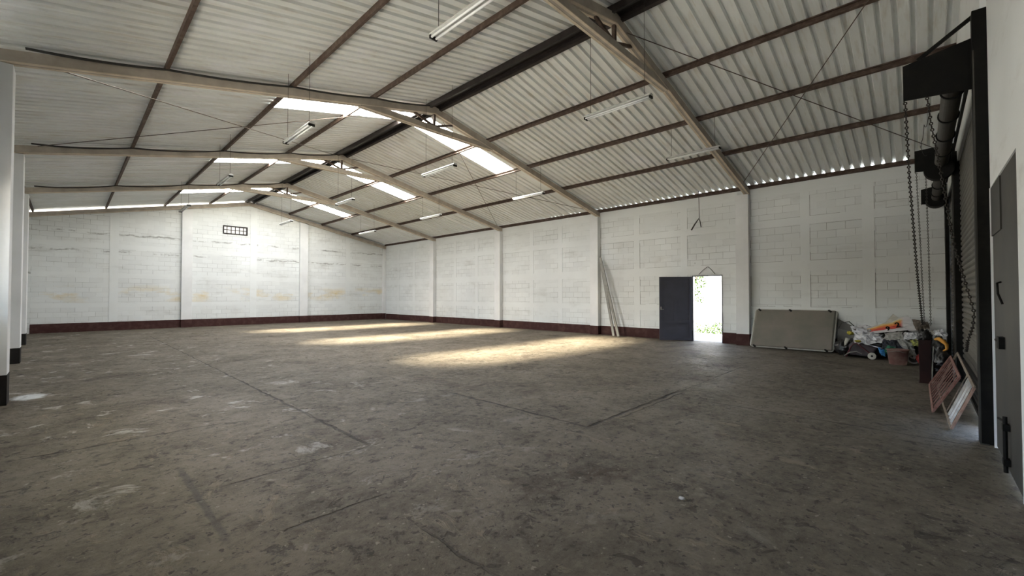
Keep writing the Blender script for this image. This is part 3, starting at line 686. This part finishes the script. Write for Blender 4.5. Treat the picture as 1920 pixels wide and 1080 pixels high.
# ---------------------------------------------------------------- LEANING GREY PANEL
t_ = thing('folding_panel', 'grey fabric panel with pale rounded frame leaning on the right wall by the rubbish', 'panel', (13.5, 2.5, 0))
A = Vector((13.36, 3.50, .04)); B_ = Vector((13.42, 1.63, .04)); UP = Vector((13.86, 3.47, 1.05))-A
def pp(a, b, d=0.0):
    n = (B_-A).cross(UP).normalized()
    if n.x > 0: n = -n
    return A+(B_-A)*a+UP*b+n*d
mb = MB(); mb.sheet(lambda a, b: pp(.01+.98*a, .01+.98*b, .012+.006*noise.noise(Vector((a*5, b*4, 0)))+(-.012 if abs(b-.55) < .02 else 0)), 40, 24); mb.build('fabric', M['cover'], t_, smooth=True, solid=.02)
loop = []
for cx, cy, a0 in ((.965, .94, 0), (.035, .94, 90), (.035, .06, 180), (.965, .06, 270)):
    for k in range(5):
        an = math.radians(a0+k*22.5); loop.append(pp(cx+.035*math.cos(an), cy+.06*math.sin(an), .0))
MB().tube(loop, .022, 8, closed=True).build('frame', M['cover_edge'], t_, smooth=True)
for a in (.05, .45, .92):
    for b in (1.0, .02):
        mb = MB(); mb.tube([pp(a-.012, b+.01, .0), pp(a-.008, b, .035), pp(a+.02, b-.04, .045)], .024, 8); mb.build('strap_hook', M['rubber'], t_, smooth=True)['label'] = 'black rubber strap hook'

# ---------------------------------------------------------------- BROKEN WIRES and HOOK over the doorway
t_ = thing('hanging_wire', 'dark wire hanging from the eave above the side doorway, broken holder at its forked end', 'wire', (13.70, 5.0, zt(13.7)))
MB().tube([(13.70, 5.02, zt(13.7)+.10), (13.70, 5.01, 4.3), (13.70, 5.0, 3.9)], .009, 6).build('wire', M['wire'], t_)
MB().tube([(13.70, 5.0, 3.9), (13.70, 5.14, 3.72), (13.70, 5.25, 3.54)], [.012, .020, .022], 6).build('holder', M['wire'], t_)
MB().tube([(13.70, 5.0, 3.86), (13.70, 4.97, 3.74), (13.70, 4.95, 3.60)], .014, 6).build('wire_end', M['wire'], t_)
rod('wire_hook', [(13.93, 5.12, 2.13), (13.93, 4.98, 2.27), (13.93, 4.86, 2.36), (13.93, 4.82, 2.36), (13.93, 4.74, 2.28), (13.93, 4.62, 2.13)], .008, 'wire', 'bent dark wire hook on the wall just above the side doorway', 'wire', 0, 1)

# ---------------------------------------------------------------- GRATES leaning on the rolling door
def grate(bn, bf, tn, tf, bars, label, mb_bar, mb_frame, near_mat=None, extra=None, group='grates by the rolling door'):
    bn, bf, tn, tf = map(Vector, (bn, bf, tn, tf)); t_ = thing('metal_grate', label, 'grate', ((bn.x+bf.x)/2, (bn.y+bf.y)/2, 0), group)
    nrm = (bf-bn).cross(tn-bn).normalized()
    for a, b, nm_ in ((bn, bf, 'bottom_rail'), (tn, tf, 'top_rail')): MB().bar(a, b, .012, .035, (tn-bn)).build(nm_, M[mb_frame], t_)
    mb = MB().bar(bn, tn, .02, .05, (bf-bn)); o = mb.build('side_rail', M[near_mat or mb_frame], t_)
    MB().bar(bf, tf, .02, .05, (bf-bn)).build('side_rail', M[mb_frame], t_)
    for k in bars:
        f_, m_ = k if isinstance(k, tuple) else (k, mb_bar)
        o = MB().bar(bn.lerp(bf, f_)+nrm*.004, tn.lerp(tf, f_)+nrm*.004, (.016 if m_ == 'whitebar' else .009), (.05 if m_ == 'whitebar' else .036), (bf-bn)).build('slat', M[m_], t_)
        if m_ == 'whitebar': o['label'] = 'chipped white slat'
    return t_
grate((7.42, -.085, .025), (9.68, -.075, .025), (7.42, -.318, .474), (9.68, -.318, .495), [i/10 for i in range(1, 10)], 'rust red barred grate leaning on the rolling door in front of a beige one', 'rustred', 'rustred')
grate((6.6, -.215, .025), (9.2, -.16, .06), (6.6, -.388, .489), (9.2, -.375, .60), [(.10, 'whitebar'), (.17, 'whitebar'), (.24, 'whitebar'), (.33, 'beigebar')],
      'beige framed grate with white slats standing behind the rust red grate', 'whitebar', 'beigebar', 'rustbar')

# ---------------------------------------------------------------- DARK RED BIN, BUCKET
def plain(name, c, rough=.6, **k): M[name] = simple(name, c, rough, **k); return M[name]
plain('maroon_plastic', (.024, .008, .007), .5, var=.5, scale=3, spec=.15)
plain('bucket_plastic', (.17, .075, .062), .6, var=.3, scale=8, col2=(.23, .15, .125))
plain('black_bag', (.012, .012, .013), .35, spec=.5, bump=.3)
plain('navy_bag', (.018, .022, .035), .45, spec=.4, bump=.3)
plain('white_plastic', (.62, .62, .64), .5, var=.3, scale=5, col2=(.38, .38, .42))
plain('paper_grey', (.36, .35, .33), .8, var=.25)
plain('silver_tarp', (.30, .30, .29), .4, var=.45, scale=4)
plain('cardboard', (.24, .20, .165), .9)
plain('beige_board', (.50, .48, .42), .9)
plain('yellow_bag', (.42, .36, .04), .6, var=.4)
plain('yellow_green', (.50, .52, .12), .6, var=.6, scale=14, col2=(.03, .03, .03))
plain('orange_strap', (.62, .29, .04), .6)
plain('blue_cloth', (.04, .22, .50), .6)
plain('green_cloth', (.02, .16, .09), .7)
plain('red_plastic', (.42, .04, .03), .5)
plain('wheel_white', (.48, .46, .40), .6)
plain('cart_fabric', (.045, .028, .034), .8, col2=(.07, .07, .075), scale=5)
plain('cart_maroon', (.12, .028, .035), .7)
plain('dark_fabric', (.022, .018, .017), .8)
plain('greyboard', (.16, .155, .145), .9)

t_ = thing('waste_bin', 'tall dark red bin standing beside the rust red grate', 'bin', (9.98, -.03, 0))
mb = MB(); mb.prism([(9.86, .055, 0), (9.86, -.095, 0), (10.1, -.095, 0), (10.1, .055, 0)], (0, 0, .01))
def ring(z, w0, w1): return [(9.98-.12-w0, .045+w1, z), (9.98-.12-w0, -.10-w1, z), (9.98+.12+w0, -.10-w1, z), (9.98+.12+w0, .045+w1, z)]
R_ = [[mb.bm.verts.new(p) for p in ring(z, a, b)] for z, a, b in ((0, 0, 0), (.12, .0, -.004), (.45, .005, .002), (.72, .012, .006), (.72, .0, -.004), (.70, 0, -.004))]
for A_, B2 in zip(R_, R_[1:]):
    for k in range(4): mb._f([A_[k], A_[(k+1) % 4], B2[(k+1) % 4], B2[k]])
mb.build('body', M['maroon_plastic'], t_, bevel=.008)
mb = MB(); mb.lump((9.98, -.03, .76), (.15, .09, .13), .35, 3.5, 3); mb.build('liner_bag', M['black_bag'], t_, smooth=True)
mb = MB(); mb.bar((9.84, -.107, .02), (9.84, -.128, .62), .008, .012); mb.build('edge_trim', M['alum'], t_)

t_ = thing('bucket', 'faded dull red plastic bucket on the floor in front of the rubbish pile', 'bucket', (12.2, .38, 0))
MB().lathe([(.135, 0), (.14, .005), (.178, .30), (.188, .302), (.188, .322), (.176, .322), (.134, .015), (.0005, .012)], (12.2, .38, 0), 'z', 32, cap=False).build('body', M['bucket_plastic'], t_, smooth=True)
mb = MB(); mb.tube([(12.2+.185*math.cos(a), .38+.185*math.sin(a), .30-.05*abs(math.sin((a)))) for a in [math.pi*k/10+.8 for k in range(11)]], .004, 6); mb.build('handle', M['chrome'], t_)

# ---------------------------------------------------------------- RUBBISH PILE
def bag(name, c, r, mat_, label, seed, amp=.22, freq=2.2, cat='bag', group='bags in the rubbish pile'):
    o = MB().lump(c, r, amp, freq, seed, 4).build(name, M[mat_], smooth=True); return tag(o, label, cat, group)
bag('rubbish_bag', (13.45, 1.22, .20), (.30, .26, .22), 'black_bag', 'black bag at the left foot of the pile behind the tipped trolley', 1)
bag('rubbish_bag', (13.25, .72, .26), (.32, .30, .27), 'black_bag', 'black bag under the crumpled white sheet', 2)
bag('rubbish_bag', (13.15, .36, .24), (.28, .24, .25), 'navy_bag', 'dark blue bag right behind the red bucket', 3)
bag('rubbish_bag', (13.45, .02, .30), (.30, .24, .30), 'dark_fabric', 'dark bag between the silver sheet and the dark red bin', 4)
bag('rubbish_bag', (12.6, -.26, .30), (.36, .14, .32), 'black_bag', 'black bag at the right end of the pile against the rolling door', 5)
bag('rubbish_bag', (11.2, -.26, .22), (.34, .12, .24), 'black_bag', 'glossy black bag behind the dark red bin, near the rolling door', 6)
bag('rubbish_bag', (13.05, 1.36, .20), (.22, .20, .20), 'black_bag', 'black bag in the dark corner behind the brush and the grey panel', 9)
bag('rubbish_bag', (13.5, .55, .52), (.26, .42, .16), 'dark_fabric', 'dark bundle in the middle of the pile holding up the banner', 8)

def crumple(name, p00, p10, p11, p01, mat_, label, cat, seed, amp=.05, nu=36, nv=24, freq=5.0, bulge=0.06, group='sheets in the rubbish pile', parent=None, solid=.003):
    p00, p10, p11, p01 = map(Vector, (p00, p10, p11, p01)); n = (p10-p00).cross(p01-p00).normalized()
    if n.x > 0: n = -n
    def fn(a, b):
        p = (p00*(1-a)+p10*a)*(1-b)+(p01*(1-a)+p11*a)*b
        q = Vector((a*freq+seed*3.7, b*freq*.8+seed, seed*.5))
        ridge = (1-abs(noise.noise(q)*2))*.7+(1-abs(noise.noise(q*2.1+Vector((5, 2, 1)))*2))*.35
        e = p+n*(amp*(ridge-.6)+bulge*math.sin(math.pi*a)*math.sin(math.pi*b))
        e += Vector((0, noise.noise(q*1.3+Vector((9, 0, 0)))*amp*1.0, noise.noise(q*1.3+Vector((0, 9, 0)))*amp*1.0)); e.z = max(e.z, .01)
        return e
    o = MB().sheet(fn, nu, nv).build(name, M[mat_] if isinstance(mat_, str) else mat_, parent, smooth=False, solid=solid)
    if parent is None: tag(o, label, cat, group)
    return o
crumple('plastic_sheet', (12.95, 1.22, .66), (12.9, .66, .60), (12.72, .66, .36), (12.72, 1.14, .36), 'white_plastic', 'crumpled white plastic sheet on the left of the pile above the trolley', 'plastic sheet', 1, .075, bulge=.10)
crumple('plastic_sheet', (13.3, 1.25, .72), (13.25, .62, .74), (12.9, .66, .60), (12.95, 1.22, .66), 'white_plastic', 'flat fold of white plastic sheet lying behind the crumpled one', 'plastic sheet', 2, .04, bulge=.02)
# banner: yellow to red band with two black digits on white
t = NT('printed_banner'); tc = t.add('ShaderNodeTexCoord'); X = t.add('ShaderNodeSeparateXYZ'); t.link(tc.outputs['Object'], X.inputs[0]); X = X.outputs
zb = t.math('MULTIPLY_ADD', X[1], -.165, .58+.95*.165); ztp = t.math('MULTIPLY_ADD', X[1], -.434, .67+.98*.434)
d = t.math('DIVIDE', t.math('SUBTRACT', X[2], zb), t.math('SUBTRACT', ztp, zb)); d = t.math('ADD', d, t.math('MULTIPLY', t.math('SUBTRACT', t.noise(5, 2), .5), .35))
c = t.mix(t.ramp(d, .20, .26), (.50, .49, .50), (.50, .05, .03)); c = t.mix(t.ramp(d, .45, .65), c, (.60, .22, .04)); c = t.mix(t.ramp(d, .70, .82), c, (.58, .45, .20))
c = t.mix(t.ramp(d, .86, .92), c, (.46, .44, .40)); c = t.mix(t.ramp(X[1], .36, .30), c, (.50, .49, .50)); M['banner'] = t.fin(c, .5)
bn = thing('printed_banner', 'crumpled banner with orange and red band and black digits on top of the pile', 'banner', (12.9, .5, .5))
crumple('cloth', (13.05, .98, .67), (13.05, .22, 1.0), (12.85, .10, .72), (12.85, .95, .56), 'banner', '', '', 4, .02, 48, 24, bulge=.02, parent=bn)
for ch, yy, zz, sz in (('9', .58, .665, .10), ('2', .42, .745, .12)):
    cu = bpy.data.curves.new('digit', 'FONT'); cu.body = ch; cu.size = sz*1.35; cu.extrude = .002; cu.offset = .006
    o0 = bpy.data.objects.new('digit_text', cu); C.objects.link(o0); dg = bpy.context.evaluated_depsgraph_get(); me = bpy.data.meshes.new_from_object(o0.evaluated_get(dg)); bpy.data.objects.remove(o0)
    o = bpy.data.objects.new('printed_digit', me); C.objects.link(o); me.materials.append(M['black_steel'])
    ex = Vector((0, -1, .32)).normalized(); ez = Vector((-.9, 0, .5)).normalized(); ey = ez.cross(ex).normalized(); ez = ex.cross(ey).normalized()
    me.transform(Matrix(((ex.x, ey.x, ez.x, 12.86), (ex.y, ey.y, ez.y, yy), (ex.z, ey.z, ez.z, zz), (0, 0, 0, 1))))
    o.parent = bn; o.matrix_parent_inverse = Matrix.Translation(-bn.location); o['label'] = f'black printed digit {ch}'
crumple('paper_sheet', (12.9, .62, .60), (12.85, .30, .66), (12.7, .30, .50), (12.75, .62, .44), 'paper_grey', 'grey paper sheet hanging below the banner digits', 'paper', 5, .03)
crumple('paper_sheet', (12.9, .30, .64), (12.9, .02, .64), (12.72, .05, .52), (12.72, .34, .48), 'white_plastic', 'creased white sheet right of the grey paper, under the banner', 'paper', 6, .03)
crumple('silver_sheet', (12.8, .56, .47), (12.75, .22, .50), (12.45, .06, .12), (12.5, .18, .10), 'silver_tarp', 'silvery grey tarp drooping down to the right of the red bucket', 'tarp', 7, .05, bulge=.07)
crumple('dark_sheet', (12.8, .66, .47), (12.75, .40, .47), (12.45, .26, .22), (12.5, .66, .26), 'navy_bag', 'dark sheet with pale stripe just above the red bucket', 'tarp', 8, .03)
o = crumple('cloth_strip', (12.72, .66, .42), (12.6, .36, .34), (12.59, .36, .32), (12.71, .66, .40), 'white_plastic', 'pale narrow strip across the dark sheet above the bucket', 'strap', 9, .01, 20, 2, bulge=0)
crumple('green_cloth', (12.6, .58, .34), (12.5, .42, .34), (12.40, .42, .18), (12.45, .60, .20), 'green_cloth', 'green cloth showing just above the rim of the red bucket', 'cloth', 10, .04)
crumple('blue_cloth', (12.6, .72, .30), (12.55, .60, .28), (12.5, .60, .12), (12.55, .66, .14), 'blue_cloth', 'small bright blue rag left of the red bucket', 'cloth', 11, .03)
crumple('cloth_strip', (12.9, 1.0, .34), (12.7, .66, .28), (12.69, .66, .265), (12.89, 1.0, .325), 'white_plastic', 'thin pale strap between the white sheet and the blue rag', 'strap', 12, .008, 20, 2, bulge=0)
bag('yellow_bag', (12.70, 1.08, .40), (.05, .065, .030), 'yellow_bag', 'small bright yellow bag poking out below the crumpled white sheet', 12, .2)
bag('yellow_bag', (13.3, 1.27, .54), (.06, .07, .05), 'yellow_bag', 'dull yellow rag beside the left edge of the white sheet', 13, .35)
crumple('yellow_bag', (12.7, .20, .50), (12.5, -.0, .52), (12.4, -.02, .38), (12.6, .12, .40), 'yellow_green', 'yellow and black patterned bag left of the dark red bin', 'bag', 14, .05)
crumple('cardboard_sheet', (13.6, .16, .90), (13.6, -.10, .86), (13.3, -.12, .66), (13.3, .14, .68), 'cardboard', 'brown cardboard piece behind the banner on its right', 'cardboard', 15, .02)
crumple('beige_board', (13.72, .64, .80), (13.70, .50, 1.02), (13.66, .26, .80), (13.6, .40, .72), 'beige_board', 'beige board corner sticking up above the banner', 'board', 16, .005, bulge=0, solid=.01)
crumple('paper_sheet', (11.6, -.18, .80), (11.5, -.33, .76), (11.3, -.33, .70), (11.3, -.18, .70), 'white_plastic', 'white sheet on top at the right end of the pile by the rolling door', 'paper', 17, .03)
crumple('paper_sheet', (11.9, .0, .76), (11.6, -.16, .78), (11.4, -.16, .72), (11.5, .0, .68), 'paper_grey', 'pale sheet just behind the top of the dark red bin', 'paper', 18, .03)
mb = MB(); mb.tube([(11.2, -.17, .64), (11.15, -.22, .66), (11.1, -.27, .62), (11.1, -.32, .56), (11.1, -.32, .48), (11.1, -.27, .44)], [.02, .035, .035, .028, .022, .012], 8)
tag(mb.build('orange_strap', M['orange_strap'], smooth=True), 'orange yellow strap curling over the black bags behind the bin', 'strap')
mb = MB(); mb.hexa([(13.75, 1.60, .02), (13.93, 1.60, .02), (13.93, 1.02, .02), (13.75, 1.02, .02), (13.75, 1.58, .62), (13.93, 1.58, .86), (13.93, 1.06, .55), (13.75, 1.06, .45)])
tag(mb.build('grey_board', M['greyboard'], bevel=.01), 'grey board box standing between the leaning panel and the pile', 'box')
rod('bent_rod', [(13.7, 1.56, .60), (13.7, 1.48, .76), (13.7, 1.33, .80), (13.7, 1.15, .60)], .012, 'wire', 'bent dark rod rising above the grey board box', 'rod')
# shopping trolley tipped over
t_ = thing('shopping_trolley', 'dark maroon and grey trolley tipped over on two white wheels', 'trolley', (12.8, 1.0, 0))
mb = MB(); mb.prism([(12.75, 1.24, .07), (12.75, .86, .05), (12.75, .74, .26), (12.75, 1.16, .40), (12.75, 1.26, .30)], (.28, 0, 0)); mb.build('bag_body', M['cart_fabric'], t_, bevel=.03)
mb = MB(); mb.tube([(12.72, 1.30, .03), (12.72, 1.20, .28), (12.72, 1.12, .36), (12.72, .83, .10)], .012, 8); mb.tube([(13.06, 1.30, .03), (13.06, 1.20, .28), (13.06, 1.12, .36), (13.06, .83, .10)], .012, 8); mb.tube([(12.72, 1.30, .03), (13.06, 1.30, .03)], .012, 8); mb.tube([(12.68, .83, .09), (13.10, .83, .09)], .01, 8)
mb.build('frame', M['cart_maroon'], t_, smooth=True)
for x in (12.68, 13.10):
    w_ = MB().lathe([(.03, x-.022), (.072, x-.022), (.078, x-.012), (.078, x+.012), (.072, x+.022), (.03, x+.022)], (0, .83, .082), 'x', 24).build('wheel', M['wheel_white'], t_, smooth=False)
    MB().lathe([(.022, x-.027), (.022, x+.027)], (0, .83, .082), 'x', 12).build('hub', M['rubber'], w_)
mb = MB(); mb.tube([(12.62, 1.33, .05), (12.62, 1.22, .14), (12.62, 1.10, .17), (12.62, 1.0, .12)], .011, 8); mb.build('handle_loop', M['alum'], t_, smooth=True)
# brush with yellowish head
t_ = thing('hand_brush', 'brush with pale yellow head standing beside the leaning panel', 'brush', (12.9, 1.37, 0))
mb = MB(); mb.tube([(12.9, 1.36, .01), (12.9, 1.34, .22)], .012, 8); mb.build('handle', M['dark_fabric'], t_)
mb = MB(); mb.tube([(12.9, 1.345, .21), (12.9, 1.32, .33), (12.9, 1.28, .44)], [.015, .035, .045], 8); mb.build('head', M['beige_board'], t_)
# grey wheel and red part near the bin
t_ = thing('loose_wheel', 'grey rimmed wheel on the floor between bucket and dark red bin', 'wheel', (12.5, .13, 0))
MB().lathe([(.075, -.02), (.10, -.02), (.105, 0), (.10, .02), (.075, .02), (.075, -.02)], (12.5, .14, .107), 'x', 28, cap=False).build('tyre', M['alum'], t_, smooth=True)
MB().lathe([(.072, -.012), (.072, .012)], (12.5, .14, .107), 'x', 24).build('disc', M['dark_fabric'], t_)
bag('red_plastic_piece', (12.4, .045, .13), (.06, .05, .10), 'red_plastic', 'small red plastic piece between the loose wheel and the dark red bin', 21, .3, cat='plastic piece')
# black crate
t_ = thing('plastic_crate', 'black crate on the floor between the dark red bin and the rust red grate', 'crate', (10.45, -.22, 0))
mb = MB(); mb.box((10.25, -.36, .0), (10.65, -.12, .02))
for a, b in (((10.25, -.36), (10.65, -.345)), ((10.25, -.135), (10.65, -.12)), ((10.25, -.345), (10.265, -.135)), ((10.635, -.345), (10.65, -.135))):
    for z in (.02, .12, .22): mb.box((a[0], a[1], z), (b[0], b[1], z+.05))
for x, y in ((10.25, -.36), (10.625, -.36), (10.25, -.145), (10.625, -.145)): mb.box((x, y, .02), (x+.025, y+.025, .29))
mb.build('body', M['rubber'], t_)
mb = MB(); mb.lump((10.45, -.24, .20), (.16, .09, .10), .3, 3, 31); mb.build('lining', M['navy_bag'], t_, smooth=True)
# pebbles on the floor
for x, y, s, l in ((3.05, 1.25, .018, 'small pale pebble on the floor right of the centre foreground'), (2.02, .98, .015, 'tiny pale pebble lying on the foreground floor')):
    tag(MB().lump((x, y, s*.4), (s, s*1.3, s*.7), .2, 2, 40, 3).build('pebble', M['paper_grey'], smooth=True), l, 'pebble')
